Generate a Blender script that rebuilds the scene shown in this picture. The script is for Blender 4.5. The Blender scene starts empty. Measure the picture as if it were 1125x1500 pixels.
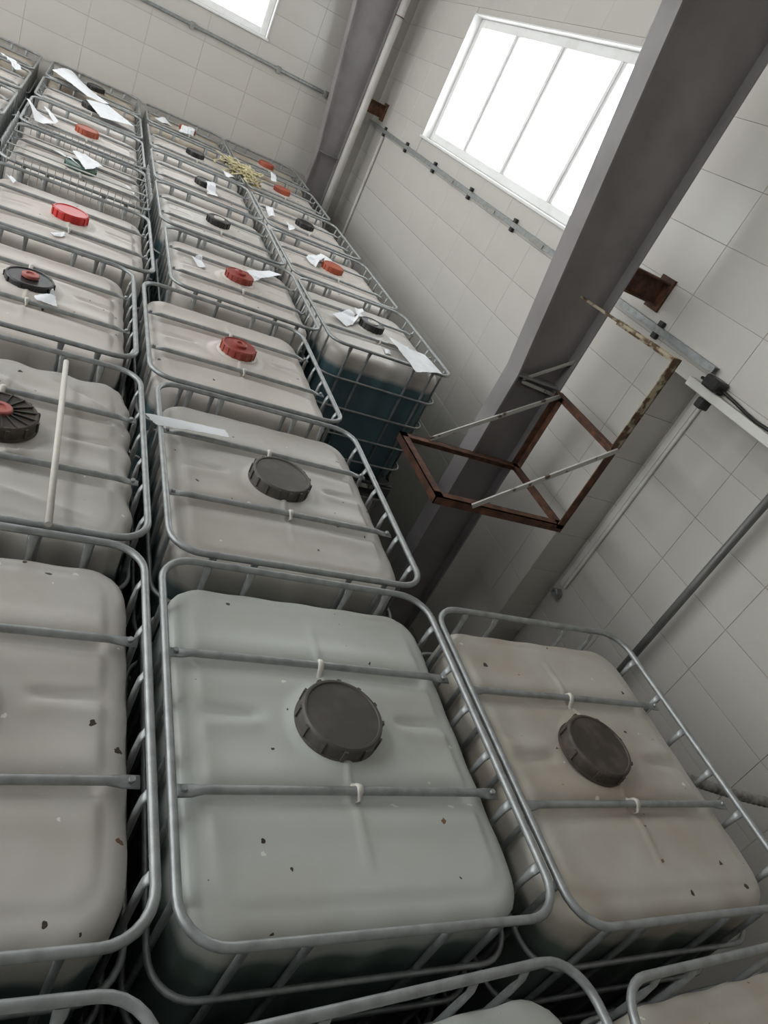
import bpy, bmesh, math, random
from mathutils import Vector, Matrix
from mathutils.bvhtree import BVHTree

random.seed(7)
SC = bpy.context.scene
COL = SC.collection
Z0 = 2.33            # height of the tank tops above the floor (two tiers)
TH = 1.165           # height of one caged tank

# ------------------------------------------------------------------ camera
CX, CY, CZ = -0.96852, -1.20053, 1.46548 + Z0
RR = Vector((0.86213541, -0.27821111, 0.42346323))
RD = Vector((0.18515193, -0.60497657, -0.77441727))
RF = Vector((0.47163682, 0.74605759, -0.4700604))
FPX = 1031.86
cam_d = bpy.data.cameras.new('camera')
cam = bpy.data.objects.new('camera', cam_d)
COL.objects.link(cam)
cam.matrix_world = Matrix(((RR.x, -RD.x, -RF.x, CX), (RR.y, -RD.y, -RF.y, CY), (RR.z, -RD.z, -RF.z, CZ), (0, 0, 0, 1)))
cam_d.sensor_fit = 'VERTICAL'
cam_d.sensor_height = 36.0
cam_d.lens = FPX / 1500 * 36.0
cam_d.clip_start = 0.02
SC.camera = cam

def P(u, v, z):
    """photo pixel -> point on the horizontal plane z (z counted from the tank tops)"""
    d = RR * ((u - 562.5) / FPX) + RD * ((v - 750) / FPX) + RF
    s = (z + Z0 - CZ) / d.z
    return Vector((CX, CY, CZ)) + d * s

# ------------------------------------------------------------------ world / exposure
SC.view_settings.view_transform = 'Standard'
SC.view_settings.look = 'None'
SC.view_settings.gamma = 1.0
SC.view_settings.use_curve_mapping = False
SC.view_settings.exposure = 0.0
W = bpy.data.worlds.new('sky'); SC.world = W; W.use_nodes = True
bg = W.node_tree.nodes['Background']
bg.inputs[0].default_value = (0.985, 0.99, 1.0, 1)
bg.inputs[1].default_value = 6.7

# ------------------------------------------------------------------ room measures
XW = 2.54          # right wall face
XN = 2.86          # niche wall face
YN = 2.18          # niche corner
YB = 9.60          # back wall face
XL = -7.5          # far left wall
YF = -5.5          # wall behind the camera
ZC = 6.6           # ceiling
NICHE_TOP = Z0 + 0.84

def portal(name, loc, sx, sy, rot):
    l = bpy.data.lights.new(name, 'AREA'); l.shape = 'RECTANGLE'; l.size = sx; l.size_y = sy
    l.cycles.is_portal = True
    o = bpy.data.objects.new(name, l); COL.objects.link(o); o.location = loc; o.rotation_euler = rot
    return o
H = math.pi / 2
WIN_R = (3.55, 7.6, Z0 + 1.18, Z0 + 2.5)       # y0 y1 z0 z1 on the right wall
WIN_B = (-1.75, 0.87, Z0 + 1.27, Z0 + 2.6)     # x0 x1 z0 z1 on the back wall
WIN_B2_ADDED = (-5.6, -3.0, Z0 + 1.27, Z0 + 2.6)  # assumed second end-wall window, out of view, added for more daylight
WIN_L_ADDED = [(-1.4, 3.2), (4.0, 8.8)]  # unseen openings assumed in the left wall, sized for the side light
SKYL_ADDED = [(-5.0, -4.0, 0.0, 8.5)]     # unseen roof opening, added to let in more daylight: x0 x1 y0 y1
portal('portal_right', (XW + .3, (WIN_R[0] + WIN_R[1]) / 2, (WIN_R[2] + WIN_R[3]) / 2), 1.32, 4.05, (0, H, 0))
portal('portal_back', ((WIN_B[0] + WIN_B[1]) / 2, YB + .3, (WIN_B[2] + WIN_B[3]) / 2), 2.62, 1.33, (-H, 0, 0))
portal('portal_back', ((WIN_B2_ADDED[0] + WIN_B2_ADDED[1]) / 2, YB + .3, (WIN_B2_ADDED[2] + WIN_B2_ADDED[3]) / 2), 2.6, 1.33, (-H, 0, 0))
for a, b in WIN_L_ADDED:
    portal('portal_left', (XL - .3, (a + b) / 2, Z0 + 2.0), 3.2, b - a, (0, -H, 0))
for a, b, c, d in SKYL_ADDED:
    portal('portal_roof', ((a + b) / 2, (c + d) / 2, ZC + .25), b - a, d - c, (0, 0, 0))

# ------------------------------------------------------------------ materials
MATS = {}
def mat(name, col, rough=.5, metal=0.0, noise=None, bump=0.0, spec=.5, scale=8.0, coords='Object', detail=5.0):
    """plain procedural material; noise=(colour2, low, high) blends a second colour by noise"""
    m = bpy.data.materials.new(name); m.use_nodes = True
    nt = m.node_tree; b = nt.nodes['Principled BSDF']
    b.inputs['Base Color'].default_value = (*col, 1)
    b.inputs['Roughness'].default_value = rough
    b.inputs['Metallic'].default_value = metal
    b.inputs['Specular IOR Level'].default_value = spec
    if noise or bump:
        tc = nt.nodes.new('ShaderNodeTexCoord')
        n = nt.nodes.new('ShaderNodeTexNoise'); n.inputs['Scale'].default_value = scale; n.inputs['Detail'].default_value = detail
        nt.links.new(tc.outputs[coords], n.inputs['Vector'])
        if noise:
            r = nt.nodes.new('ShaderNodeValToRGB')
            r.color_ramp.elements[0].position = noise[1]; r.color_ramp.elements[0].color = (*col, 1)
            r.color_ramp.elements[1].position = noise[2]; r.color_ramp.elements[1].color = (*noise[0], 1)
            nt.links.new(n.outputs['Fac'], r.inputs['Fac']); nt.links.new(r.outputs['Color'], b.inputs['Base Color'])
        if bump:
            bp = nt.nodes.new('ShaderNodeBump'); bp.inputs['Strength'].default_value = bump; bp.inputs['Distance'].default_value = .01
            nt.links.new(n.outputs['Fac'], bp.inputs['Height']); nt.links.new(bp.outputs['Normal'], b.inputs['Normal'])
    MATS[name] = m
    return m

def bottle_mat(name, top, dust, liquid, level, dust_lo=.45, dust_hi=.75, spots=True, seed=0.0):
    """milky plastic: dusty patches, small specks, and the liquid showing through below its level"""
    m = bpy.data.materials.new(name); m.use_nodes = True
    nt = m.node_tree; N = nt.nodes.new; L = nt.links.new
    b = nt.nodes['Principled BSDF']; b.inputs['Roughness'].default_value = .42; b.inputs['Specular IOR Level'].default_value = .4
    tc = N('ShaderNodeTexCoord')
    oi = N('ShaderNodeObjectInfo')
    off = N('ShaderNodeVectorMath'); off.operation = 'MULTIPLY_ADD'
    comb = N('ShaderNodeCombineXYZ'); L(oi.outputs['Random'], comb.inputs[0]); L(oi.outputs['Random'], comb.inputs[1])
    L(comb.outputs[0], off.inputs[0]); off.inputs[1].default_value = (37, 61, 0); L(tc.outputs['Object'], off.inputs[2])
    n1 = N('ShaderNodeTexNoise'); n1.inputs['Scale'].default_value = 3.2; n1.inputs['Detail'].default_value = 6
    L(off.outputs[0], n1.inputs['Vector'])
    r1 = N('ShaderNodeValToRGB'); r1.color_ramp.elements[0].position = dust_lo; r1.color_ramp.elements[1].position = dust_hi
    r1.color_ramp.elements[0].color = (*top, 1); r1.color_ramp.elements[1].color = (*dust, 1)
    L(n1.outputs['Fac'], r1.inputs['Fac'])
    # specks
    nd = N('ShaderNodeTexNoise'); nd.inputs['Scale'].default_value = 60; L(off.outputs[0], nd.inputs['Vector'])
    dv = N('ShaderNodeVectorMath'); dv.operation = 'MULTIPLY_ADD'; L(nd.outputs['Color'], dv.inputs[0]); dv.inputs[1].default_value = (.022, .022, .022); L(off.outputs[0], dv.inputs[2])
    vo = N('ShaderNodeTexVoronoi'); vo.voronoi_dimensions = '2D'; vo.inputs['Scale'].default_value = 15; L(dv.outputs[0], vo.inputs['Vector'])
    lt = N('ShaderNodeMath'); lt.operation = 'LESS_THAN'; L(vo.outputs['Distance'], lt.inputs[0])
    sx = N('ShaderNodeSeparateXYZ'); L(vo.outputs['Color'], sx.inputs[0])
    sz = N('ShaderNodeMath'); sz.operation = 'MULTIPLY'; sz.inputs[1].default_value = .13; L(sx.outputs[2], sz.inputs[0]); L(sz.outputs[0], lt.inputs[1])
    pick = N('ShaderNodeMath'); pick.operation = 'GREATER_THAN'; pick.inputs[1].default_value = .84; L(sx.outputs[0], pick.inputs[0])
    both0 = N('ShaderNodeMath'); both0.operation = 'MULTIPLY'; L(lt.outputs[0], both0.inputs[0]); L(pick.outputs[0], both0.inputs[1])
    gn = N('ShaderNodeNewGeometry'); gz = N('ShaderNodeSeparateXYZ'); L(gn.outputs['Normal'], gz.inputs[0])   # specks settle on upward faces only
    up = N('ShaderNodeMath'); up.operation = 'GREATER_THAN'; up.inputs[1].default_value = .7; L(gz.outputs[2], up.inputs[0])
    both = N('ShaderNodeMath'); both.operation = 'MULTIPLY'; L(both0.outputs[0], both.inputs[0]); L(up.outputs[0], both.inputs[1])
    spc = N('ShaderNodeValToRGB'); spc.color_ramp.interpolation = 'CONSTANT'
    spc.color_ramp.elements[0].color = (.05, .035, .03, 1); spc.color_ramp.elements[1].color = (.75, .73, .68, 1); spc.color_ramp.elements[1].position = .5
    e = spc.color_ramp.elements.new(.82); e.color = (.19, .10, .05, 1)
    L(sx.outputs[1], spc.inputs['Fac'])
    mx = N('ShaderNodeMixRGB'); L(both.outputs[0], mx.inputs['Fac']); L(r1.outputs['Color'], mx.inputs[1]); L(spc.outputs['Color'], mx.inputs[2])
    # liquid level
    sp = N('ShaderNodeSeparateXYZ'); L(tc.outputs['Object'], sp.inputs[0])
    mr = N('ShaderNodeMapRange'); mr.inputs['From Min'].default_value = level - .02; mr.inputs['From Max'].default_value = level + .02
    L(sp.outputs[2], mr.inputs['Value'])
    mx2 = N('ShaderNodeMixRGB'); mx2.inputs[1].default_value = (*liquid, 1); L(mr.outputs[0], mx2.inputs['Fac']); L(mx.outputs[0], mx2.inputs[2])
    L(mx2.outputs[0], b.inputs['Base Color'])
    n2 = N('ShaderNodeTexNoise'); n2.inputs['Scale'].default_value = 5; L(off.outputs[0], n2.inputs['Vector'])
    bp = N('ShaderNodeBump'); bp.inputs['Strength'].default_value = .25; bp.inputs['Distance'].default_value = .02
    L(n2.outputs['Fac'], bp.inputs['Height']); L(bp.outputs['Normal'], b.inputs['Normal'])
    MATS[name] = m
    return m

mat('tile', (.60, .57, .53), .2, noise=((.56, .53, .485), .4, .7), scale=1.5)
mat('grout', (.50, .47, .43), .8, noise=((.42, .39, .35), .4, .7), scale=3)
mat('plaster', (.62, .60, .56), .7, noise=((.56, .54, .50), .4, .7), scale=2)
mat('ceiling_white', (.74, .74, .73), .8, noise=((.70, .70, .69), .4, .7), scale=2)
mat('concrete', (.16, .16, .15), .8, noise=((.10, .10, .10), .4, .7), scale=3)
mat('galv', (.36, .375, .375), .42, .55, noise=((.25, .26, .26), .42, .72), scale=22)
mat('galv_dull', (.30, .30, .285), .55, .35, noise=((.40, .37, .32), .45, .7), scale=26)
mat('steel_paint', (.275, .252, .255), .5, noise=((.20, .182, .185), .42, .75), scale=3.0, bump=.05)
mat('rust', (.075, .035, .022), .8, noise=((.20, .082, .042), .42, .72), scale=14, bump=.3)
mat('rust_paint', (.44, .37, .25), .7, noise=((.11, .06, .03), .45, .56), scale=17, bump=.3)
mat('brace_paint', (.50, .48, .45), .6, noise=((.12, .07, .05), .60, .66), scale=12)
mat('upvc', (.80, .79, .78), .35, noise=((.70, .69, .67), .5, .8), scale=6)
mat('white_tray', (.68, .66, .62), .45, noise=((.60, .58, .54), .5, .8), scale=6)
mat('pipe_white', (.60, .575, .54), .45, noise=((.50, .47, .43), .45, .75), scale=5)
mat('pipe_grey', (.17, .17, .16), .4, .2, noise=((.12, .12, .115), .4, .7), scale=6)
mat('hose', (.30, .285, .26), .6, noise=((.13, .12, .11), .4, .7), scale=20)
mat('black_plastic', (.016, .015, .015), .38, noise=((.04, .036, .033), .5, .8), scale=14)
mat('cap_grey', (.07, .062, .056), .55, noise=((.11, .097, .088), .48, .75), scale=12)
mat('cap_dusty', (.045, .036, .03), .6, noise=((.10, .075, .058), .45, .7), scale=14)
mat('cap_red', (.30, .045, .03), .5, noise=((.36, .09, .065), .45, .75), scale=14)
mat('cap_bright_red', (.55, .02, .02), .35, noise=((.46, .035, .03), .45, .75), scale=12)
mat('cap_orange', (.40, .075, .03), .5, noise=((.33, .10, .06), .45, .75), scale=14)
mat('cap_green', (.045, .10, .075), .5, noise=((.03, .07, .05), .45, .75), scale=10)
mat('plug_red', (.46, .13, .11), .5, noise=((.38, .11, .09), .45, .75), scale=16)
mat('lug', (.62, .59, .53), .5, noise=((.55, .52, .46), .5, .8), scale=20)
mat('paper', (.86, .87, .90), .8, noise=((.72, .73, .75), .5, .8), scale=9)
mat('netting', (.62, .55, .34), .8, noise=((.50, .42, .22), .45, .7), scale=30)
mat('dark_gap', (.02, .02, .02), .8, noise=((.03, .03, .03), .4, .7), scale=5)
mat('pallet', (.10, .105, .105), .6, .2, noise=((.06, .06, .06), .4, .7), scale=9)
bottle_mat('milk', (.60, .55, .505), (.50, .445, .395), (.11, .185, .19), .95)
bottle_mat('milk_grey', (.50, .515, .485), (.46, .44, .40), (.13, .165, .15), .985, .5, .8)
bottle_mat('milk_stained', (.53, .505, .45), (.43, .365, .29), (.15, .175, .16), .96, .40, .72)
bottle_mat('milk_near', (.515, .49, .455), (.44, .40, .36), (.11, .155, .155), .95)
bottle_mat('milk_teal', (.60, .57, .53), (.52, .47, .42), (.085, .150, .172), .975)
bottle_mat('milk_brown', (.50, .44, .36), (.33, .25, .17), (.10, .12, .11), .93, .4, .7)
g = bpy.data.materials.new('glass'); g.use_nodes = True; MATS['glass'] = g
nt = g.node_tree; nt.nodes.remove(nt.nodes['Principled BSDF'])
tr = nt.nodes.new('ShaderNodeBsdfTransparent'); tr.inputs[0].default_value = (.93, .95, .95, 1)
gl = nt.nodes.new('ShaderNodeBsdfGlossy'); gl.inputs['Roughness'].default_value = .05
mixn = nt.nodes.new('ShaderNodeMixShader'); mixn.inputs[0].default_value = .06
nt.links.new(tr.outputs[0], mixn.inputs[1]); nt.links.new(gl.outputs[0], mixn.inputs[2]); nt.links.new(mixn.outputs[0], nt.nodes['Material Output'].inputs[0])

# ------------------------------------------------------------------ mesh helpers
def box(bm, x0, x1, y0, y1, z0, z1, bevel=0.0):
    v = [bm.verts.new((x, y, z)) for z in (z0, z1) for y in (y0, y1) for x in (x0, x1)]
    fs = [bm.faces.new([v[i] for i in q]) for q in ((0, 2, 3, 1), (4, 5, 7, 6), (0, 1, 5, 4), (2, 6, 7, 3), (0, 4, 6, 2), (1, 3, 7, 5))]
    if bevel:
        es = list({e for f in fs for e in f.edges})
        bmesh.ops.bevel(bm, geom=es, offset=bevel, segments=1, affect='EDGES')

def frame_at(d):
    d = d.normalized()
    a = Vector((0, 0, 1)) if abs(d.z) < .9 else Vector((1, 0, 0))
    s = d.cross(a).normalized()
    return s, s.cross(d).normalized()

def tube(bm, pts, r, n=8, closed=False, flat=None, caps=True):
    """sweep a circle along pts; flat[i]=(scale_side, scale_up)"""
    pts = [Vector(p) for p in pts]; m = len(pts); rings = []
    for i, p in enumerate(pts):
        if closed: d = pts[(i + 1) % m] - pts[i - 1]
        else: d = pts[min(i + 1, m - 1)] - pts[max(i - 1, 0)]
        s, u = frame_at(d)
        fs, fu = flat[i] if flat else (1, 1)
        rr = r[i] if isinstance(r, (list, tuple)) else r
        rings.append([bm.verts.new(p + s * (rr * fs * math.cos(2 * math.pi * k / n)) + u * (rr * fu * math.sin(2 * math.pi * k / n))) for k in range(n)])
    for i in range(m if closed else m - 1):
        a, b = rings[i], rings[(i + 1) % m]
        for k in range(n):
            f = bm.faces.new((a[k], a[(k + 1) % n], b[(k + 1) % n], b[k])); f.smooth = True
    if not closed and caps:
        bm.faces.new(rings[0][::-1]); bm.faces.new(rings[-1])

def bar(bm, a, b, w, h):
    """square bar from a to b"""
    a, b = Vector(a), Vector(b); s, u = frame_at(b - a); vs = []
    for p in (a, b):
        for i, j in ((-1, -1), (1, -1), (1, 1), (-1, 1)): vs.append(bm.verts.new(p + s * (i * w / 2) + u * (j * h / 2)))
    for q in ((0, 1, 5, 4), (1, 2, 6, 5), (2, 3, 7, 6), (3, 0, 4, 7), (3, 2, 1, 0), (4, 5, 6, 7)): bm.faces.new([vs[i] for i in q])

def angle_iron(bm, a, b, leg, d1, d2, t=.006):
    """L-section bar: two thin legs along directions d1 and d2"""
    a, b, d1, d2 = Vector(a), Vector(b), Vector(d1), Vector(d2)
    for p, q in ((d1, d2), (d2, d1)):
        vs = [bm.verts.new(e + p * i + q * j) for e in (a, b) for i, j in ((0, 0), (leg, 0), (leg, t), (0, t))]
        for w in ((0, 1, 5, 4), (1, 2, 6, 5), (2, 3, 7, 6), (3, 0, 4, 7), (3, 2, 1, 0), (4, 5, 6, 7)): bm.faces.new([vs[i] for i in w])

def lathe(bm, prof, n=48, smooth=True):
    rings = []
    for r, z in prof:
        rings.append([bm.verts.new((0, 0, z))] if r < 1e-6 else [bm.verts.new((r * math.cos(2 * math.pi * k / n), r * math.sin(2 * math.pi * k / n), z)) for k in range(n)])
    for a, b in zip(rings, rings[1:]):
        for k in range(n):
            if len(a) == 1 and len(b) == 1: continue
            if len(a) == 1: f = bm.faces.new((a[0], b[(k + 1) % n], b[k]))
            elif len(b) == 1: f = bm.faces.new((a[k], a[(k + 1) % n], b[0]))
            else: f = bm.faces.new((a[k], a[(k + 1) % n], b[(k + 1) % n], b[k]))
            f.smooth = smooth

def mesh(name, bm, m, sharp=False):
    bmesh.ops.recalc_face_normals(bm, faces=bm.faces)
    me = bpy.data.meshes.new(name); bm.to_mesh(me); bm.free()
    me.materials.append(MATS[m] if isinstance(m, str) else m)
    if sharp: me.set_sharp_from_angle(angle=math.radians(35))
    return me

def obj(name, me, parent=None, loc=(0, 0, 0), rot=(0, 0, 0), label=None, cat=None, group=None, kind=None):
    o = bpy.data.objects.new(name, me); COL.objects.link(o)
    o.location = loc; o.rotation_euler = rot
    if parent: o.parent = parent
    if label: o['label'] = label
    if cat: o['category'] = cat
    if group: o['group'] = group
    if kind: o['kind'] = kind
    return o

def simple(name, fn, m, **kw):
    bm = bmesh.new(); fn(bm); return obj(name, mesh(name, bm, m), **kw)

def rrect(hx, hy, r, seg=6, per_side=0):
    pts = []
    for cx, cy, a0 in ((hx - r, hy - r, 0), (-hx + r, hy - r, 90), (-hx + r, -hy + r, 180), (hx - r, -hy + r, 270)):
        for k in range(seg + 1):
            a = math.radians(a0 + 90 * k / seg); pts.append((cx + r * math.cos(a), cy + r * math.sin(a)))
    if per_side:
        out = []
        for i, p in enumerate(pts):
            out.append(p)
            if (i + 1) % (seg + 1) == 0:
                q = pts[(i + 1) % len(pts)]
                for j in range(1, per_side): out.append((p[0] + (q[0] - p[0]) * j / per_side, p[1] + (q[1] - p[1]) * j / per_side))
        pts = out
    return pts

# ------------------------------------------------------------------ room shell
def struct(name, fn, m): return simple(name, fn, m, kind='structure')
struct('floor', lambda b: box(b, XL - .3, XN + .5, YF - .3, YB + .4, -.2, 0), 'concrete')
struct('wall_front', lambda b: box(b, XL - .3, XN + .5, YF - .3, YF, 0, ZC), 'plaster')

def wall_rects(u0, u1, z0, z1, holes):
    """rectangles covering u0..u1 x z0..z1 except the holes"""
    us = sorted({u0, u1, *[h[0] for h in holes], *[h[1] for h in holes]}); us = [u for u in us if u0 <= u <= u1]
    out = []
    for a, b in zip(us, us[1:]):
        cuts = sorted((h[2], h[3]) for h in holes if h[0] < (a + b) / 2 < h[1]); z = z0
        for c, d in cuts:
            if c > z: out.append((a, b, z, min(c, z1)))
            z = max(z, d)
        if z < z1: out.append((a, b, z, z1))
    return out

def ceil(b):
    for x0, x1, y0, y1 in wall_rects(XL - .3, XN + .5, YF - .3, YB + .4, SKYL_ADDED): box(b, x0, x1, y0, y1, ZC, ZC + .2)
struct('ceiling', ceil, 'ceiling_white')
def wall_left(b):
    holes = [(y0, y1, Z0 + .4, Z0 + 3.6) for y0, y1 in WIN_L_ADDED]
    for a, c, z0, z1 in wall_rects(YF, YB, 0, ZC, holes): box(b, XL - .25, XL, a, c, z0, z1)
struct('wall_left', wall_left, 'plaster')

NH = (YF, YN, 0.0, NICHE_TOP)
def wall_right(b):
    for a, c, z0, z1 in wall_rects(YF, YB + .25, 0, ZC, [WIN_R, NH]): box(b, XW + .008, XW + .24, a, c, z0, z1)
    box(b, XN + .008, XN + .2, YF, YN + .05, 0, NICHE_TOP + .05)
    box(b, XW + .24, XN + .2, YN + .004, YN + .2, 0, NICHE_TOP + .25)
    box(b, XW + .24, XN + .2, YF, YN + .004, NICHE_TOP + .0, NICHE_TOP + .25)
WR = struct('wall_right', wall_right, 'grout')
def wall_back(b):
    for a, c, z0, z1 in wall_rects(XL, XW + .2, 0, ZC, [WIN_B, WIN_B2_ADDED]): box(b, a, c, YB + .008, YB + .24, z0, z1)
WB = struct('wall_back', wall_back, 'grout')

# wall tiles, one object each (cut round the openings)
TILE_CACHE = {}
def tile_mesh(w, h):
    k = (round(w, 3), round(h, 3))
    if k not in TILE_CACHE:
        bm = bmesh.new(); box(bm, -w / 2, w / 2, 0, .010, -h / 2, h / 2, .0015)
        TILE_CACHE[k] = mesh('tile', bm, 'tile')
    return TILE_CACHE[k]
def tiles(parent, plane, u0, u1, z0, z1, ju, jz, tw, th, holes, pos):
    """tile the rectangle; plane: 'x-' faces -X, 'y-' faces -Y"""
    G = .0022
    i0 = math.floor((u0 - ju) / tw); i1 = math.ceil((u1 - ju) / tw)
    k0 = math.floor((z0 - jz) / th); k1 = math.ceil((z1 - jz) / th)
    for i in range(i0, i1):
        for k in range(k0, k1):
            a, b = max(u0, ju + i * tw), min(u1, ju + (i + 1) * tw)
            c, d = max(z0, jz + k * th), min(z1, jz + (k + 1) * th)
            for (p, q, r, s) in wall_rects(a, b, c, d, [(max(a, h[0]), min(b, h[1]), h[2], h[3]) for h in holes if h[0] < b and h[1] > a and h[2] < d and h[3] > c]):
                if q - p < .02 or s - r < .02: continue
                me = tile_mesh(q - p - G, s - r - G)
                if plane == 'x-': obj('tile', me, parent, (pos, (p + q) / 2, (r + s) / 2), (0, 0, -H))
                else: obj('tile', me, parent, ((p + q) / 2, pos, (r + s) / 2))
TW, THT = .65, .325
ZT0 = Z0 - 2.0
tiles(WR, 'x-', 1.0, YB, Z0 - 1.3, Z0 + 2.95, 2.385, Z0 + 1.262, TW, THT, [WIN_R, (YF, YN, 0, NICHE_TOP)], XW)
tiles(WR, 'x-', .0, YN, Z0 - 1.5, NICHE_TOP, 1.57, Z0 + .17, TW, .345, [], XN)
tiles(WR, 'y-', XW, XN, Z0 - 1.5, NICHE_TOP, XW - .35, Z0 + .17, TW, .345, [], YN - .008)
tiles(WB, 'y-', -3.6, XW, Z0 - .6, Z0 + 2.6, .16, Z0 + .93, TW, THT, [WIN_B], YB)
def rest(b):   # plain lining where the camera does not reach
    box(b, XW, XW + .01, YF, 1.0, NICHE_TOP, ZC); box(b, XW, XW + .01, 1.0, YB, Z0 + 2.95, ZC); box(b, XW, XW + .01, YN, YB, 0, Z0 - 1.3)
    box(b, XN, XN + .01, YF, 0, 0, NICHE_TOP); box(b, XN, XN + .01, 0, YN, 0, Z0 - 1.5)
simple('lining', rest, 'tile', parent=WR)
def rest2(b):
    for a, c, z0, z1 in wall_rects(XL, -3.6, 0, ZC, [WIN_B2_ADDED]): box(b, a, c, YB, YB + .01, z0, z1)
    box(b, -3.6, XW, YB, YB + .01, 0, Z0 - .6); box(b, -3.6, XW, YB, YB + .01, Z0 + 2.6, ZC)
simple('lining', rest2, 'tile', parent=WB)

# ------------------------------------------------------------------ windows
def window(name, u0, u1, z0, z1, mull, plane, label):
    """plastic frame set into the wall; local x along the wall, y into the wall"""
    r = bpy.data.objects.new(name, None); COL.objects.link(r); r['kind'] = 'structure'; r['label'] = label
    w, h = u1 - u0, z1 - z0
    if plane == 'x-': r.location = (XW, u1, z0); r.rotation_euler = (0, 0, -H)
    elif plane == 'x+': r.location = (XL, u0, z0); r.rotation_euler = (0, 0, H)
    else: r.location = (u0, YB, z0)
    d0, d1, f = .09, .15, .085
    simple('window_reveal', lambda b: (box(b, 0, .012, -.012, .22, 0, h), box(b, w - .012, w, -.012, .22, 0, h), box(b, 0, w, -.012, .22, h - .012, h)), 'upvc', parent=r)
    simple('window_sill', lambda b: box(b, -.02, w + .02, -.03, .22, -.012, .014, .004), 'upvc', parent=r)
    simple('window_frame', lambda b: (box(b, .012, .012 + f, d0, d1, .014, h - .012, .006), box(b, w - .012 - f, w - .012, d0, d1, .014, h - .012, .006),
                                      box(b, .012 + f, w - .012 - f, d0, d1, .014, .014 + f, .006), box(b, .012 + f, w - .012 - f, d0, d1, h - .012 - f, h - .012, .006)), 'upvc', parent=r)
    xs = [.012 + f]
    for m in mull:
        simple('mullion', lambda b: (box(b, m - .05, m + .05, d0 - .005, d1, .014 + f, h - .012 - f, .005), box(b, m - .012, m + .012, d0 - .02, d0 - .005, .014 + f, h - .012 - f, .004)), 'upvc', parent=r)
        xs += [m - .05, m + .05]
    xs.append(w - .012 - f)
    for a, c in zip(xs[::2], xs[1::2]):
        simple('pane', lambda b: box(b, a, c, .118, .122, .014 + f, h - .012 - f), 'glass', parent=r)
    return r
wy = WIN_R[1]
window('window_1', *WIN_R, [wy - 6.56, wy - 5.57, wy - 4.56], 'x-', 'wide white framed window with upright mullions above the cable channel')
window('window_2', *WIN_B, [.87, 1.74], 'y-', 'white framed window above the grey conduit on the end wall')
window('window_3', *WIN_B2_ADDED, [.87, 1.74], 'y-', 'unseen white framed window added for its light further along the end wall')
for k, (a, b_) in enumerate(WIN_L_ADDED):  # assumed windows out of view, put in for light from the left
    window('window_%d' % (4 + k), a, b_, Z0 + .4, Z0 + 3.6, [(b_ - a) / 3, 2 * (b_ - a) / 3], 'x+', 'unseen white framed window added for its light in the opposite long wall')

# ------------------------------------------------------------------ steel columns
def column(y, xin, kink, lean, xout, label):
    r = bpy.data.objects.new('steel_column', None); COL.objects.link(r); r.location = (xout, y, 0)
    r['label'] = label; r['category'] = 'column'; r['group'] = 'tapered steel columns'
    def X(z): return xin - max(0, z - kink) * lean - xout
    hw = .085; zt = ZC - .002
    def flange(b):
        for z0, z1 in ((0, Z0 + kink), (Z0 + kink, zt)):
            v = [b.verts.new((X(z - Z0) + dx, yy, z)) for z in (z0, z1) for yy in (-hw, hw) for dx in (0, .012)]
            for q in ((0, 2, 3, 1), (4, 5, 7, 6), (0, 1, 5, 4), (2, 6, 7, 3), (0, 4, 6, 2), (1, 3, 7, 5)): b.faces.new([v[i] for i in q])
    simple('inner_flange', flange, 'steel_paint', parent=r)
    def web(b):
        for z0, z1 in ((0, Z0 + kink), (Z0 + kink, zt)):
            v = [b.verts.new((x, yy, z)) for z in (z0, z1) for yy in (-.004, .004) for x in (X(z - Z0) + .011, -.011)]
            for q in ((0, 2, 3, 1), (4, 5, 7, 6), (0, 1, 5, 4), (2, 6, 7, 3), (0, 4, 6, 2), (1, 3, 7, 5)): b.faces.new([v[i] for i in q])
    simple('web', web, 'steel_paint', parent=r)
    simple('outer_flange', lambda b: box(b, -.012, 0, -hw, hw, 0, zt), 'steel_paint', parent=r)
    simple('stiffener', lambda b: box(b, X(kink) + .012, -.012, -hw + .004, -.004, Z0 + kink - .006, Z0 + kink + .006), 'steel_paint', parent=r)
    simple('base_plate', lambda b: box(b, X(0) - .05, .05, -.15, .15, 0, .02), 'steel_paint', parent=r)
    simple('wall_stub', lambda b: (box(b, 0, XW - xout - .001, -.05, .05, Z0 + 1.09, Z0 + 1.10), box(b, 0, XW - xout - .001, -.05, .05, Z0 + 1.24, Z0 + 1.25), box(b, 0, XW - xout - .001, -.004, .004, Z0 + 1.10, Z0 + 1.24),
                                   box(b, XW - xout - .02, XW - xout - .001, -.07, .07, Z0 + 1.06, Z0 + 1.28)), 'rust', parent=r)
    return r
c1 = column(2.635, 1.805, .36, .148, 2.185, 'thick grey tapered steel column beside the rusty wall bracket')
c2 = column(9.2, 1.85, .40, .117, 2.17, 'grey tapered steel column in the room corner with a white downpipe')
def strut1(b): angle_iron(b, (-.305, -.055, Z0 + .315), (-.002, -.055, Z0 + .545), .035, (0, .05 / .05, 0), (0, 0, 1))
simple('strut', strut1, 'brace_paint', parent=c1)
def strut2(b): angle_iron(b, (-.30, -.055, Z0 + .30), (.0, -.055, Z0 + .285), .03, (0, 1, 0), (0, 0, 1))
simple('strut', strut2, 'brace_paint', parent=c1)

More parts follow.
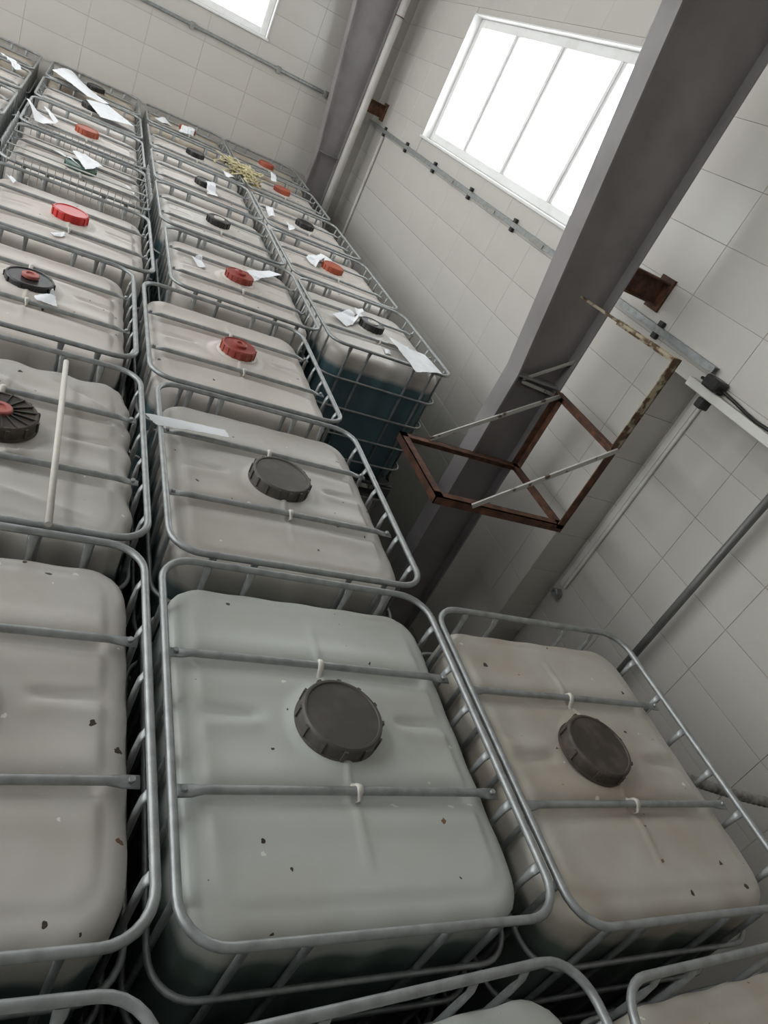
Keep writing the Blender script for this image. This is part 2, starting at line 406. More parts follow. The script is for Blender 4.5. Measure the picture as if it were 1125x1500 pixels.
dp = bpy.data.objects.new('downpipe', None); COL.objects.link(dp); dp.location = (2.19, 9.0, 0)
dp['label'] = 'white round downpipe standing along the corner column'; dp['category'] = 'pipe'
simple('pipe', lambda b: tube(b, [(0, 0, 0), (0, 0, ZC - .002)], .05, 20), 'pipe_white', parent=dp)
for z in (Z0 - .9, Z0 + 2.2):
    simple('pipe_clamp', lambda b: (tube(b, [(.056 * math.cos(t * math.pi / 8), .056 * math.sin(t * math.pi / 8), z) for t in range(16)], .006, 6, closed=True), bar(b, (0, .05, z), (0, .196, z), .012, .012)), 'rust', parent=dp)

# ------------------------------------------------------------------ wall services
ct = bpy.data.objects.new('cable_channel', None); COL.objects.link(ct); ct.location = (XW - .004, 1.85, Z0 + .985)
ct['label'] = 'long grey metal strut channel with dark clips under the wide window'; ct['category'] = 'channel'
def chan(b):
    Lc = 9.55 - 1.85
    box(b, -.045, -.041, 0, Lc, -.021, .021); box(b, -.041, 0, 0, Lc, .017, .021); box(b, -.041, 0, 0, Lc, -.021, -.017)
    box(b, -.049, -.045, 0, Lc, -.021, -.012); box(b, -.049, -.045, 0, Lc, .012, .021)
simple('channel', chan, 'galv', parent=ct)
for y in (8.85, 7.9, 6.87, 5.78, 4.72, 3.75, 2.45):
    simple('clip', lambda b: (box(b, -.03, 0, y - 1.85 - .022, y - 1.85 + .022, -.062, -.0215, .003), box(b, -.03, 0, y - 1.85 - .022, y - 1.85 + .022, .0215, .055, .003)), 'black_plastic', parent=ct)
for y in (6.3, 5.2, 4.2):
    simple('splice', lambda b: box(b, -.053, -.0495, y - 1.85 - .12, y - 1.85 + .12, -.028, .010), 'galv_dull', parent=ct)
wt = bpy.data.objects.new('cable_trunking', None); COL.objects.link(wt); wt.location = (XW, -.5, Z0 + .86)
wt['label'] = 'white cable trunking along the lintel of the wall niche'; wt['category'] = 'trunking'
simple('trunking', lambda b: box(b, -.06, -.002, 0, 2.46, -.028, .028, .004), 'white_tray', parent=wt)
simple('cable', lambda b: tube(b, [(-.028 + .01 * math.sin(i * 1.3), i * .1, .05 + .012 * math.sin(i * .9)) for i in range(0, 25)], .011, 6), 'black_plastic', parent=wt)
simple('junction_box', lambda b: box(b, -.10, -.002, 2.21, 2.33, .032, .105, .01), 'black_plastic', parent=wt)
simple('clip', lambda b: box(b, -.075, -.002, 2.24, 2.30, -.09, -.03, .006), 'black_plastic', parent=wt)
# grey conduit on the end wall
cd = bpy.data.objects.new('conduit', None); COL.objects.link(cd); cd.location = (-3.4, YB, Z0 + 1.035)
cd['label'] = 'grey metal conduit with clips along the end wall'; cd['category'] = 'conduit'
simple('tube', lambda b: box(b, 0, 5.22, -.05, -.012, -.02, .02, .008), 'galv', parent=cd)
for x in (-2.9, -1.5, -.02, 1.12, 1.8):
    simple('clip', lambda b: box(b, x + 3.4 - .025, x + 3.4 + .025, -.054, 0, -.05, .035, .003), 'galv_dull', parent=cd)
simple('vertical_conduit', lambda b: tube(b, [(XW - .022, 8.82, .02), (XW - .022, 8.82, Z0 + .92)], .020, 10), 'pipe_white', label='thin vertical wall conduit dropping from the grey strut channel', cat='conduit')
simple('wall_pipe', lambda b: (tube(b, [(XN - .10, 1.2, .02), (XN - .10, 1.2, Z0 + 1.6)], .026, 14)), 'pipe_grey', label='dark grey vertical pipe in front of the tiled wall niche', cat='pipe')
vt = bpy.data.objects.new('corner_trunking', None); COL.objects.link(vt); vt.location = (XN, YN - .03, Z0 - .92)
vt['label'] = 'white vertical trunking in the corner of the wall niche'; vt['category'] = 'trunking'
simple('trunking', lambda b: (box(b, -.022, -.001, -.10, -.02, 0, 1.74, .004), box(b, -.028, -.022, -.075, -.045, 0, 1.74, .002)), 'white_tray', parent=vt)
def nut(b):
    lathe(b, [(0, -.03), (.035, -.03), (.042, -.022), (.042, .022), (.035, .03), (.022, .03), (.022, .012), (0, .012)], 6, False)
simple('pipe_fitting', nut, 'galv', loc=(XN - .036, YN - .10, Z0 - .99), rot=(0, -H, 0), label='hexagonal metal fitting on the niche wall below the white trunking', cat='fitting')
def hose(b):
    a, c = Vector((1.95, .235, Z0 - .52)), Vector((XN - .012, -.05, Z0 - .48)); pts = []; rs = []
    for i in range(121):
        t = i / 120; p = a.lerp(c, t); p.z -= .10 * math.sin(math.pi * t) * .3; pts.append(p); rs.append(.022 + (.005 if i % 4 < 2 else 0))
    tube(b, pts, rs, 12)
simple('corrugated_hose', hose, 'hose', label='grey corrugated hose running from the stained tank to the niche wall', cat='hose')

# rusty wall bracket
br = bpy.data.objects.new('wall_bracket', None); COL.objects.link(br)
br['label'] = 'rusty angle-iron shelf bracket with painted braces fixed to the steel column'; br['category'] = 'bracket'
x0, x1, ya, yb, zl, zh, zt = 1.20, 2.20, 1.815, 2.54, -.25, .35, .97
br.location = (x1, yb, Z0 + zl)
def R(x, y, z): return (x - x1, y - yb, z - zl)
A_ = .055
def ai(name, a, b, d1, d2, m='rust', leg=A_): simple(name, lambda q: angle_iron(q, R(*a), R(*b), leg, d1, d2), m, parent=br)
ai('shelf_rail', (x0, ya, zl), (x0, yb, zl), (1, 0, 0), (0, 0, -1))
ai('shelf_rail', (x0, ya, zl), (x1, ya, zl), (0, 1, 0), (0, 0, -1))
ai('shelf_rail', (x0, yb, zl), (x1, yb, zl), (0, -1, 0), (0, 0, -1))
ai('shelf_rail', (x1, ya, zl), (x1, yb, zl), (-1, 0, 0), (0, 0, -1))
ai('top_rail', (x1, ya, zh), (x1, yb, zh), (-1, 0, 0), (0, 0, -1))
ai('post', (x1, yb, zl - .03), (x1, yb, zh), (-1, 0, 0), (0, -1, 0))
ai('post', (x1, ya, zl - .03), (x1, ya, zh), (-1, 0, 0), (0, 1, 0))
ai('post_extension', (x1, ya, zh), (x1, ya, zt), (-1, 0, 0), (0, 1, 0), 'rust_paint', .062)
def br1(b): bar(b, R(x1 - .01, yb - .015, zh - .02), R(1.43, yb - .015, zl + .01), .012, .028)
def br2(b): bar(b, R(x1 - .01, ya - .006, zh - .0), R(1.46, ya - .006, zl - .01), .012, .030)
simple('brace', br1, 'brace_paint', parent=br); simple('brace', br2, 'brace_paint', parent=br)
def tie(b): bar(b, R(1.97, 2.62, .952), R(2.185, 1.83, .955), .016, .016); bar(b, R(2.09, 2.33, .945), R(2.19, 1.83, .95), .006, .035)
simple('tie_bar', tie, 'rust_paint', parent=br)

# ------------------------------------------------------------------ caged tanks
HX, HY = .5, .594
ZR = TH - .010
BX, BY = .468, .560
def smooth(a, b, x):
    t = min(1, max(0, (x - a) / (b - a))); return t * t * (3 - 2 * t)

def bottle_mesh(name, variant, m):
    rnd = random.Random(variant + 3)
    bm = bmesh.new(); ZT = TH - .068
    creases = [(rnd.uniform(-.4, .4), rnd.uniform(-.45, .45), rnd.uniform(0, math.pi), rnd.uniform(.12, .3), rnd.uniform(.016, .032)) for _ in range(11)] if variant == 1 else []
    puff = {0: .014, 1: .004, 2: .026}[variant]
    def top(x, y):
        z = ZT + puff * (1 - (x / BX) ** 2) * (1 - (y / BY) ** 2)
        gx = 1 - smooth(.36, .46, abs(x))
        for s in (-1, 1):
            d = (y - s * .22)
            z -= .026 * math.exp(-(d / .028) ** 2) * (.35 + .65 * gx)
            z += .006 * math.exp(-((abs(d) - .075) / .04) ** 2)
        z -= .015 * math.exp(-((y - .035) / .016) ** 2) * smooth(.20, .26, abs(x))
        z += .008 * math.exp(-((y + .005) / .026) ** 2) * smooth(.20, .27, abs(x))
        z += .005 * math.exp(-(x / .009) ** 2) * (1 - smooth(.36, .46, abs(y)))
        r = math.hypot(x, y); z += .012 * (1 - smooth(.12, .17, r))
        for cx, cy, a, ln, amp in creases:
            u = (x - cx) * math.cos(a) + (y - cy) * math.sin(a); v = -(x - cx) * math.sin(a) + (y - cy) * math.cos(a)
            z += amp * math.exp(-(u / ln) ** 2) * math.exp(-abs(v) / .035) * (1 if r > .17 else 0)
        return z
    side = .008 if variant != 1 else .016
    def outline(d, z):
        pts = rrect(BX - d, BY - d, max(.13 - d, .03), 8, 36)
        out = []
        k = smooth(.25, .4, z) * (1 - (.75 if variant != 1 else .35) * smooth(.90, 1.03, z))
        for x, y in pts:
            w = side * (math.cos(y * 2 * math.pi / .18) if abs(x) > BX - .05 else math.cos(x * 2 * math.pi / .18)) * k
            q = 1 + w / .5
            out.append((x * q, y * q))
        return out
    rings = []
    prof = [(.10, .150), (.03, .152), (.008, .17), (0, .21)] + [(0, z) for z in (.4, .6, .8, .9, .95, 1.0, 1.03)]
    for i in range(1, 7):
        a = math.pi / 2 * i / 6
        prof.append((.052 * (1 - math.cos(a)), 1.045 + (ZT - 1.045 - .004) * math.sin(a)))
    for d, z in prof: rings.append([bm.verts.new((x, y, z)) for x, y in outline(d, z)])
    last = [(v.co.x, v.co.y) for v in rings[-1]]
    n = len(last)
    NR = 56
    for j in range(1, NR):
        s = 1 - j / NR; bl = smooth(0, .08, 1 - s)
        rings.append([bm.verts.new((x * s, y * s, (ZT - .004) * (1 - bl) + top(x * s, y * s) * bl)) for x, y in last])
    for a, b in zip(rings, rings[1:]):
        for k in range(n):
            f = bm.faces.new((a[k], a[(k + 1) % n], b[(k + 1) % n], b[k])); f.smooth = True
    c = bm.verts.new((0, 0, top(0, 0)))
    for k in range(n): bm.faces.new((rings[-1][k], rings[-1][(k + 1) % n], c)).smooth = True
    bm.faces.new(rings[0])
    # neck under the cap
    q = len(bm.verts)
    lathe(bm, [(.115, ZT), (.115, ZT + .03), (.10, ZT + .034), (0, ZT + .034)], 32)
    return mesh(name, bm, m)

BOTTLES = {}
def bottle(variant, m):
    if (variant, m) not in BOTTLES: BOTTLES[(variant, m)] = bottle_mesh('bottle', variant, m)
    return BOTTLES[(variant, m)]

def ring_mesh(inset, r):
    bm = bmesh.new(); tube(bm, [(x, y, 0) for x, y in rrect(HX - inset, HY - inset, .11, 7)], r, 8, closed=True)
    return mesh('cage_ring', bm, 'galv')
RIM = ring_mesh(.0, .0122); RING = ring_mesh(.004, .009)
bm = bmesh.new()
tube(bm, [(0, 0, .13), (0, 0, .7), (0, 0, ZR - .13), (0, 0, ZR - .075), (0, 0, ZR - .03), (0, -.008, ZR - .006)], .0098, 8,
     flat=[(1, 1), (1, 1), (1, 1), (1, 1), (.55, 1.45), (.5, 1.6)])
UPRIGHT = mesh('cage_upright', bm, 'galv')
UP = []      # (x, y, rot) : local x of the upright runs along the cage side
for x in (-.345, -.195, .18, .335):
    UP += [(x, -HY + .016, 0), (x, HY - .016, math.pi)]
for y in (-.46, -.27, -.10, .08, .25, .44):
    UP += [(HX - .016, y, H), (-HX + .016, y, -H)]
bm = bmesh.new()
e = HX - .018
tube(bm, [(-e, 0, -.006), (-e + .04, 0, -.004), (-e + .075, 0, 0), (0, 0, .002), (e - .075, 0, 0), (e - .04, 0, -.004), (e, 0, -.006)], .0118, 8,
     flat=[(1.6, .35), (1.6, .35), (1, 1), (1, 1), (1, 1), (1.6, .35), (1.6, .35)])
for s in (-1, 1):
    for (cz, r) in ((.004, .008),):
        tube(bm, [(s * (e - .02), 0, -.004), (s * (e - .02), 0, .010)], r, 6)
BARM = mesh('cross_bar', bm, 'galv')
bm = bmesh.new()
tube(bm, [(0, .055, -.028), (0, .026, -.016), (0, .016, .006), (0, .004, .016), (0, -.010, .012), (0, -.018, -.008), (0, -.024, -.018)], .0068, 6, flat=[(1.5, .8)] * 7)
CLIP = mesh('moulded_lug', bm, 'lug')

def cap_mesh(r, h, m, ribs=False, boss=False, lugs=12):
    bm = bmesh.new()
    prof = [(r * .97, 0), (r * 1.04, .002), (r * 1.04, .010), (r, .013), (r, h - .012), (r * .985, h - .004), (r * .95, h), (r * .90, h), (r * .885, h - .004), (r * .6, h - .0045)]
    if boss: prof += [(r * .42, h - .004), (r * .41, h + .010), (r * .36, h + .013), (r * .2, h + .013), (r * .17, h + .007), (0, h + .007)]
    else: prof += [(0, h - .004)]
    lathe(bm, prof, 48)
    for k in range(lugs):
        a = 2 * math.pi * k / lugs; c, s = math.cos(a), math.sin(a); v = []
        for z in (.012, h - .006):
            for t, q in ((.99, -1), (1.045, -1), (1.045, 1), (.99, 1)):
                v.append(bm.verts.new((r * t * c - q * .006 * s, r * t * s + q * .006 * c, z)))
        for q in ((0, 1, 5, 4), (1, 2, 6, 5), (2, 3, 7, 6), (3, 0, 4, 7), (3, 2, 1, 0), (4, 5, 6, 7)): bm.faces.new([v[i] for i in q])
    return mesh('cap', bm, m, True)
bm = bmesh.new(); lathe(bm, [(.040, 0), (.040, .012), (.036, .016), (.022, .016), (.020, .010), (0, .010)], 24); PLUG = mesh('plug', bm, 'plug_red', True)
bm = bmesh.new(); lathe(bm, [(.045, 0), (.045, .008), (.036, .008), (.034, .003), (.022, .003), (.020, .009), (0, .009)], 24); PLUGB = mesh('plug', bm, 'lug', True)
CAPS = {
    'grey': cap_mesh(.128, .058, 'cap_grey'), 'dusty': cap_mesh(.128, .058, 'cap_dusty', lugs=8), 'black_big': cap_mesh(.128, .055, 'cap_dusty'),
    'dark': cap_mesh(.130, .058, 'cap_grey', lugs=16), 'black_mid': cap_mesh(.112, .05, 'black_plastic', lugs=10),
    'red': cap_mesh(.097, .062, 'cap_red', boss=True, lugs=16), 'bright_red': cap_mesh(.105, .070, 'cap_bright_red', lugs=14),
    'orange': cap_mesh(.097, .068, 'cap_orange', lugs=16), 'green': cap_mesh(.115, .045, 'cap_green', lugs=12), 'black': cap_mesh(.097, .066, 'black_plastic', lugs=16),
}
bm = bmesh.new(); bar(bm, (.044, 0, 0), (.119, 0, 0), .004, .008); RIB = mesh('rib', bm, 'black_plastic')
def pallet_mesh():
    bm = bmesh.new()
    for y in (-HY + .05, 0, HY - .05): box(bm, -HX + .01, HX - .01, y - .05, y + .05, 0, .018)
    for x in (-HX + .06, 0, HX - .06):
        for y in (-HY + .05, 0, HY - .05): box(bm, x - .05, x + .05, y - .05, y + .05, .018, .112, .006)
    box(bm, -HX + .01, HX - .01, -HY + .01, HY - .01, .112, .128)
    tube(bm, [(x, y, .135) for x, y in rrect(HX - .006, HY - .006, .11, 5)], .010, 8, closed=True)
    return mesh('pallet', bm, 'pallet')
PALLET = pallet_mesh()
bm = bmesh.new()
for z in (.285, .475, .685, .905): tube(bm, [(x, y, z) for x, y in rrect(HX - .004, HY - .004, .11, 4)], .008, 6, closed=True)
tube(bm, [(x, y, ZR) for x, y in rrect(HX, HY, .11, 4)], .0105, 6, closed=True)
for x, y, r in UP: tube(bm, [(x, y, .13), (x, y, ZR)], .0085, 6)
CAGE_PLAIN = mesh('cage', bm, 'galv')

GROUP = 'caged tanks of the upper tier'
TANKS = {}
def tank(key, x, y, yaw, label, cap=None, plug=None, m='milk', variant=0, rim_mat=None, rings=4, uprights=True, cap_off=(0, 0), flip=False):
    r = bpy.data.objects.new('caged_tank', None); COL.objects.link(r)
    r.location = (x, y, Z0 - TH); r.rotation_euler = (0, 0, yaw)
    r['label'] = label; r['category'] = 'tank'; r['group'] = GROUP
    obj('pallet', PALLET, r)
    obj('bottle', bottle(variant, m), r, rot=(0, 0, math.pi if flip else 0))
    obj('top_rim', RIM, r, (0, 0, ZR))
    for z in (.285, .475, .685, .905): obj('cage_ring', RING, r, (0, 0, z))
    for ux, uy, rz in UP: obj('cage_upright', UPRIGHT, r, (ux, uy, 0), (0, 0, rz))
    for s in (-1, 1):
        b = obj('cross_bar', BARM, r, (0, s * .22, TH - .040), (0, 0, 0 if s > 0 else math.pi))
        obj('moulded_lug', CLIP, b, (-.01, 0, .0), (0, 0, math.pi))
    if cap:
        c = obj('cap', CAPS[cap], r, (cap_off[0], cap_off[1], TH - .068 + .018), (0, 0, random.uniform(0, 6)))
        if cap == 'black_big':
            for k in range(16): obj('rib', RIB, c, (0, 0, .054), (0, 0, 2 * math.pi * k / 16))
        if plug == 'red': obj('plug', PLUG, c, (0, 0, .050))
        if plug == 'pale': obj('plug', PLUGB, c, (0, 0, .0615))
    TANKS[key] = r
    return r

tank('A', 0, 0, -.013, 'grey-white caged tank with large dark grey cap, adjoining the brown-stained tank', 'grey', m='milk_grey')
tank('B', .039, 1.242, 0, 'caged white tank with large dark cap and a torn paper strip over its rim', 'dark', m='milk_near')
tank('C', .010, 2.483, .005, 'caged white tank with small red cap and no paper on it', 'red')
tank('D', .185, 3.783, -.009, 'caged white tank with small red cap touched by a paper sheet', 'red')
tank('E', .168, 5.06, 0, 'caged white tank with small black pale-centred cap, behind the red-capped tank with paper', 'black', 'pale', m='milk_teal')
tank('E2', .168, 6.30, 0, 'caged white tank with black cap and white scraps crumpled against the cap', 'black')
tank('E3', .172, 7.58, 0, 'caged tank with flat black cap, one tank short of the end wall', 'black')
tank('E4', .180, 8.92, 0, 'dirty caged tank with orange cap against the end wall under the window', 'orange', m='milk_brown')
tank('F', 1.035, -.05, -.009, 'brown-stained caged tank with large dusty dark cap by the wall niche', 'dusty', m='milk_stained', cap_off=(-.05, -.02), flip=True)
tank('T', 1.240, 3.735, .022, 'caged tank of teal liquid with its open side facing the rusty bracket', 'black', 'pale', m='milk_teal')
tank('R2', 1.215, 4.98, .01, 'caged white tank with orange cap, directly behind the teal liquid tank', 'orange')
tank('R3', 1.215, 6.27, .01, 'caged white tank with black cap in the row along the windowed wall', 'black')
tank('R4', 1.205, 7.60, 0, 'caged white tank with red-orange cap beside the yellow netting', 'orange')
tank('R5', 1.222, 8.90, 0, 'dirty caged tank with orange cap next to the corner column', 'orange', m='milk_brown')
tank('G', -1.047, .030, -.002, 'caged white tank speckled with droppings, alongside the tank with large dark grey cap', 'grey', m='milk_near')
tank('H', -1.031, 1.252, .004, 'creased caged tank with black ribbed red-plugged cap and a white rod across it', 'black_big', 'red', m='milk_near', variant=1)
tank('I', -1.048, 2.563, 0, 'caged white tank with black cap and orange plug, paper scrap beside it', 'black_mid', 'red', variant=2)
tank('J', -.925, 3.80, 0, 'caged white tank with bright red flat cap', 'bright_red', variant=2)
tank('L', -.915, 6.42, 0, 'caged white tank with orange-red cap and curled sheets in its corner', 'orange')
tank('M', -.910, 7.70, 0, 'caged white tank with black cap half covered by large paper sheets', 'black')
tank('N', -.905, 8.97, 0, 'dirty caged tank against the end wall, partly covered by a large sheet', 'black', m='milk_brown')
tank('K', -.915, 5.13, 0, 'caged white tank with green cap, hooped wires and fine mesh sides', 'green')
tank('Z1', 0.0, -1.31, .05, 'caged white tank facing the tank with large dark grey cap across a gap', 'grey', m='milk_grey')
tank('Z2', 1.075, -1.345, .03, 'caged white tank facing the brown-stained tank across a gap', 'grey', m='milk_stained')
tank('Z3', -1.06, -1.23, -.02, 'caged white tank facing the dropping-speckled tank across a gap', 'grey', m='milk_grey')
for k, (key, y) in enumerate((('Y1', 5.0), ('Y2', 6.30), ('Y3', 7.62), ('Y4', 8.95))):
    tank(key, -2.03, y, 0, ['grey caged tank in the outermost row, beside the mesh-sided tank', 'grey caged tank in the outermost row, beside the tank with curled sheets',
         'caged tank in the outermost row with a white sheet, one short of the end wall', 'dirty caged tank in the outermost row against the end wall'][k], 'black', m='milk_brown' if k == 3 else 'milk')

# mesh-sided tank: hooped wires along two sides, fine wires on the others
K = TANKS['K']
bm = bmesh.new()
tube(bm, [(0, -.045, 0)] + [(0, -.045 * math.cos(a * math.pi / 8), .055 + .035 * math.sin(a * math.pi / 8)) for a in range(9)] + [(0, .045, 0)], .007, 6)
HOOP = mesh('wire_hoop', bm, 'galv')
for y in (-.46, -.31, -.16, 0, .16, .31, .46):
    for s in (-1, 1): obj('wire_hoop', HOOP, K, (s * (HX - .002), y, ZR + .008))
bm = bmesh.new(); tube(bm, [(0, 0, .55), (0, 0, ZR + .055)], .003, 5); WIRE = mesh('mesh_wire', bm, 'galv_dull')
for i in range(19):
    x = -.45 + i * .05
    for s in (-1, 1): obj('mesh_wire', WIRE, K, (x, s * (HY + .012), 0))
bm = bmesh.new(); tube(bm, [(-.46, 0, 0), (.46, 0, 0)], .004, 5); HW = mesh('mesh_wire', bm, 'galv_dull')
for s in (-1, 1): obj('mesh_wire', HW, K, (0, s * (HY + .012), ZR + .055))
bm = bmesh.new(); box(bm, -HX + .005, HX - .005, -.016, .016, 0, .006, .002); STRAP = mesh('flat_strap', bm, 'galv_dull')
for s in (-1, 1): obj('flat_strap', STRAP, K, (0, s * .22, ZR + .012))

# lower tier carrying the upper one
for key, r in list(TANKS.items()):
    q = bpy.data.objects.new('caged_tank', None); COL.objects.link(q)
    q.location = (r.location.x, r.location.y, 0); q.rotation_euler = r.rotation_euler
    q['label'] = 'caged tank in the dark lower tier, carrying another tank'; q['category'] = 'tank'; q['group'] = 'caged tanks of the lower tier'
    obj('pallet', PALLET, q); obj('bottle', bottle(0, 'milk_teal'), q); obj('cage', CAGE_PLAIN, q)

# ------------------------------------------------------------------ loose things on the tanks
bpy.context.view_layer.update()
TREES = {}
def tank_tree(t):
    if t.name not in TREES:
        V = []; F = []
        for o in t.children_recursive:
            if o.name.split('.')[0] in ('pallet', 'cage_ring', 'cage_upright'): continue
            n = len(V); mw = o.matrix_world
            V += [mw @ v.co for v in o.data.vertices]; F += [[n + k for k in p.vertices] for p in o.data.polygons]
        TREES[t.name] = BVHTree.FromPolygons(V, F)
    return TREES[t.name]
RING8 = [(math.cos(k * math.pi / 4), math.sin(k * math.pi / 4)) for k in range(8)]
def surface(p, rads=(.012,)):
    """height of the highest tank surface under and just around p"""
    best = -9.0
    near = [tank_tree(t) for t in TANKS.values() if abs(t.location.x - p.x) < .62 and abs(t.location.y - p.y) < .72]
    for dx, dy in [(0, 0)] + [(r * c, r * s_) for r in rads for c, s_ in RING8]:
        for tr_ in near:
            loc = tr_.ray_cast(Vector((p.x + dx, p.y + dy, Z0 + .5)), Vector((0, 0, -1)), .62)[0]
            if loc: best = max(best, loc.z)
    return best
def sheet(name, corners, z, label, curl=.02, lift=(0, 0, 0, 0), m='paper', group='paper sheets lying on the tanks', n=19, jag=.0, cat='paper', seed=1):
    """thin bent sheet through four photo corners laid on the plane z above/below the rims"""
    rnd = random.Random(seed)
    c = [P(u, v, z + lf) for (u, v), lf in zip(corners, lift)]
    ctr = sum(c, Vector()) / 4
    ph = rnd.uniform(0, 6); T = []
    for i in range(n):
        for j in range(n):
            s, t = i / (n - 1), j / (n - 1)
            p = (c[0] * (1 - s) + c[1] * s) * (1 - t) + (c[3] * (1 - s) + c[2] * s) * t
            p = p + Vector((0, 0, curl * (math.sin(ph + s * 3.2) * math.sin(t * 2.6 + ph) + .35 * math.sin(5 * s + 3 * t + ph))))
            if jag and (i in (0, n - 1) or j in (0, n - 1)):
                p = p + Vector((rnd.uniform(-jag, jag), rnd.uniform(-jag, jag), 0)) * .6
            T.append(p)
    step = max((T[k + 1] - T[k]).to_2d().length for k in range(n * n - 1) if (k + 1) % n)
    step = max(step, max((T[k + n] - T[k]).to_2d().length for k in range(n * n - n)))
    for p in T: p.z = max(p.z, surface(p, (max(.007, step * .5), max(.014, step), max(.021, step * 1.5))) + .003)   # rests on whatever lies below
    bm = bmesh.new()
    up = [bm.verts.new(p - ctr + Vector((0, 0, .0013))) for p in T]; dn = [bm.verts.new(p - ctr) for p in T]
    for i in range(n - 1):
        for j in range(n - 1):
            q = (i * n + j, (i + 1) * n + j, (i + 1) * n + j + 1, i * n + j + 1)
            bm.faces.new([up[k] for k in q]); bm.faces.new([dn[k] for k in q[::-1]])
    rim = [k * n for k in range(n)] + [(n - 1) * n + k for k in range(1, n)] + [k * n + n - 1 for k in range(n - 2, -1, -1)] + list(range(n - 2, 0, -1))
    for a, b in zip(rim, rim[1:] + rim[:1]): bm.faces.new((up[a], up[b], dn[b], dn[a]))
    return obj(name, mesh(name, bm, m), loc=ctr, label=label, cat=cat, group=group)
S = sheet
S('paper_sheet', [(211, 605), (330, 629), (336, 642), (229, 622)], -.005, 'torn white paper strip lying over the rim and cross bar beside a large dark cap', .004, (.03, .0, .0, .01), jag=.004, seed=2)
S('paper_sheet', [(360, 398), (395, 395), (412, 404), (372, 410)], -.030, 'white paper sheet touching a small red cap', .008, seed=3)
S('paper_scrap', [(280, 377), (294, 379), (301, 392), (292, 392)], -.050, 'small white scrap on the red-capped tank, away from the cap', .006, seed=4)
S('paper_scrap', [(50, 433), (80, 430), (84, 449), (52, 439)], -.022, 'pale scrap below the black cap with orange plug', .006, jag=.006, seed=5)
S('paper_sheet', [(486, 461), (512, 455), (527, 472), (508, 477)], -.038, 'crumpled white sheet beside the black cap of the teal liquid tank', .012, jag=.008, seed=6)
S('paper_sheet', [(518, 452), (531, 451), (533, 459), (524, 459)], -.035, 'small white sheet behind the black cap of the teal liquid tank', .008, seed=7)
S('paper_sheet', [(568, 495), (598, 507), (630, 547), (610, 543)], -.015, 'long white sheet hanging over the rim of the teal liquid tank', .008, (.0, .0, .025, .025), jag=.006, seed=8)
S('paper_sheet', [(600, 512), (622, 520), (648, 548), (626, 546)], -.028, 'white sheet lying under the long sheet at the teal tank corner', .006, (0, 0, .036, .036), seed=9)
S('paper_scrap', [(563, 511), (571, 513), (573, 519), (565, 518)], -.050, 'tiny white scrap between cap and rim of the teal liquid tank', .003, seed=10)
S('paper_sheet', [(448, 377), (470, 372), (487, 382), (462, 391)], -.040, 'crumpled white sheet beside an orange cap behind the teal liquid tank', .015, jag=.01, seed=11)
S('paper_sheet', [(389, 303), (399, 304), (403, 317), (394, 317)], -.03, 'white sheet in the corner of a black-capped tank by the windowed wall', .01, seed=12)
S('paper_scrap', [(419, 326), (428, 330), (432, 337), (424, 336)], -.035, 'white scrap against the flat black cap by the windowed wall', .008, seed=13)
S('paper_scrap', [(396, 252), (404, 256), (405, 267), (397, 264)], -.02, 'upright white scrap next to the orange cap by the corner column', .006, (.03, .03, 0, 0), seed=14)
S('paper_sheet', [(300, 272), (312, 275), (318, 290), (304, 283)], -.030, 'crumpled white sheet against a black cap mid-way to the end wall', .015, jag=.012, seed=15)
S('paper_sheet', [(325, 249), (335, 253), (344, 261), (333, 259)], -.03, 'white sheet near the rim of the tank with a flat black cap', .008, seed=16)
S('paper_sheet', [(226, 172), (240, 172), (252, 184), (238, 180)], -.03, 'white sheet on the dirty orange-capped tank at the end wall', .008, seed=17)
S('paper_scrap', [(266, 188), (284, 194), (283, 200), (262, 192)], -.025, 'pale flat sheet below the orange cap at the end wall', .004, seed=18)
S('paper_sheet', [(76, 104), (105, 101), (160, 153), (128, 141)], .03, 'large white sheet draped over the rims by the end wall', .03, (.01, .03, 0, 0), jag=.012, seed=19)
S('paper_sheet', [(126, 146), (158, 152), (196, 187), (148, 171)], .005, 'large white sheet lying over cross bars next to the draped sheet', .012, (.02, .02, 0, 0), jag=.006, n=41, seed=20)
S('paper_sheet', [(38, 150), (55, 158), (84, 186), (52, 174)], -.02, 'curled white sheet in the corner of an orange-capped tank', .03, (.03, .02, 0, .02), seed=21)
S('paper_sheet', [(64, 156), (72, 158), (86, 182), (80, 180)], -.03, 'narrow curled sheet beside the curled corner sheet', .02, seed=22)
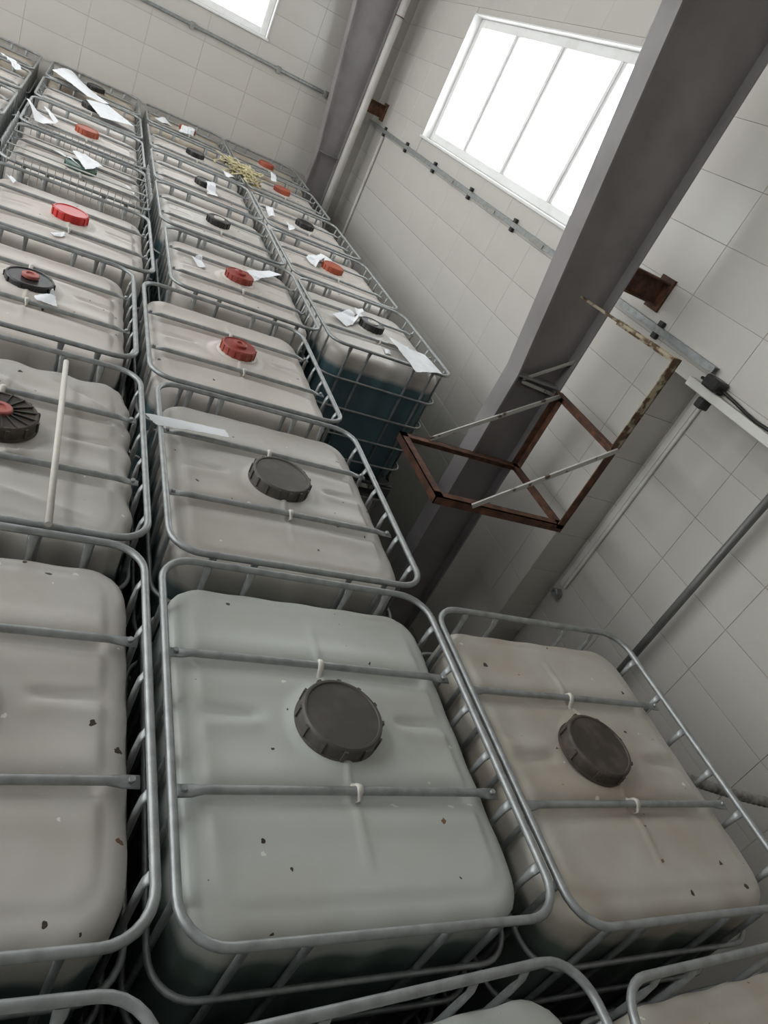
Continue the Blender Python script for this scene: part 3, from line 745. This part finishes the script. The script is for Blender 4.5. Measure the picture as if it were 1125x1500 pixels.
S('paper_sheet', [(106, 222), (125, 221), (150, 250), (126, 246)], -.005, 'large crumpled sheet over the green cap', .03, (.02, .03, .02, .02), jag=.01, seed=23)
S('paper_sheet', [(78, 221), (96, 226), (118, 246), (112, 240)], -.015, 'slim white sheet beside the crumpled sheet on the mesh-sided tank', .012, seed=24)
S('paper_scrap', [(9, 256), (16, 257), (25, 267), (20, 267)], -.04, 'small white scrap in the corner of the tank with bright red cap', .006, seed=25)
S('paper_scrap', [(183, 272), (190, 273), (203, 288), (198, 287)], -.03, 'narrow white scrap at the mesh side of the green-capped tank', .006, seed=26)
S('paper_scrap', [(74, 341), (94, 342), (95, 347), (80, 346)], -.045, 'torn white scrap in front of the bright red cap', .004, jag=.006, seed=27)
S('paper_sheet', [(0, 78), (12, 82), (32, 103), (22, 101)], -.02, 'white sheet on a tank of the outermost row', .01, seed=28)

# yellow netting tangled over two rims
nb = bmesh.new(); rnd = random.Random(5)
a0, a1 = P(338, 240, .03), P(372, 268, .0)
base = (a0 + a1) / 2
for s in range(80):
    p = a0.lerp(a1, rnd.random()) + Vector((rnd.uniform(-.06, .06), rnd.uniform(-.12, .12), rnd.uniform(.02, .05)))
    p.z = max(p.z, surface(p) + .018)
    pts = []
    d = Vector((rnd.uniform(-1, 1), rnd.uniform(-1, 1), 0))
    for i in range(9):
        pts.append(p - base); d += Vector((rnd.uniform(-.9, .9), rnd.uniform(-.9, .9), rnd.uniform(-.4, .4))); d.normalize(); p = p + d * .028; p.z = max(surface(p) + .018, Z0 - .03, min(p.z, Z0 + .085))
    tube(nb, pts, .0085, 5, flat=[(1.7, .6)] * 9)
obj('netting', mesh('netting', nb, 'netting'), loc=base, label='tangled yellow netting lying across two tank rims', cat='netting')

# white rod across the creased tank
ra, rb = P(97, 530, .0145), P(71, 768, .0145)
simple('plastic_rod', lambda b: tube(b, [Vector((0, 0, 0)), (rb - ra)], .011, 10), 'lug', loc=ra, label='white plastic rod laid across the rims of the creased tank', cat='rod')
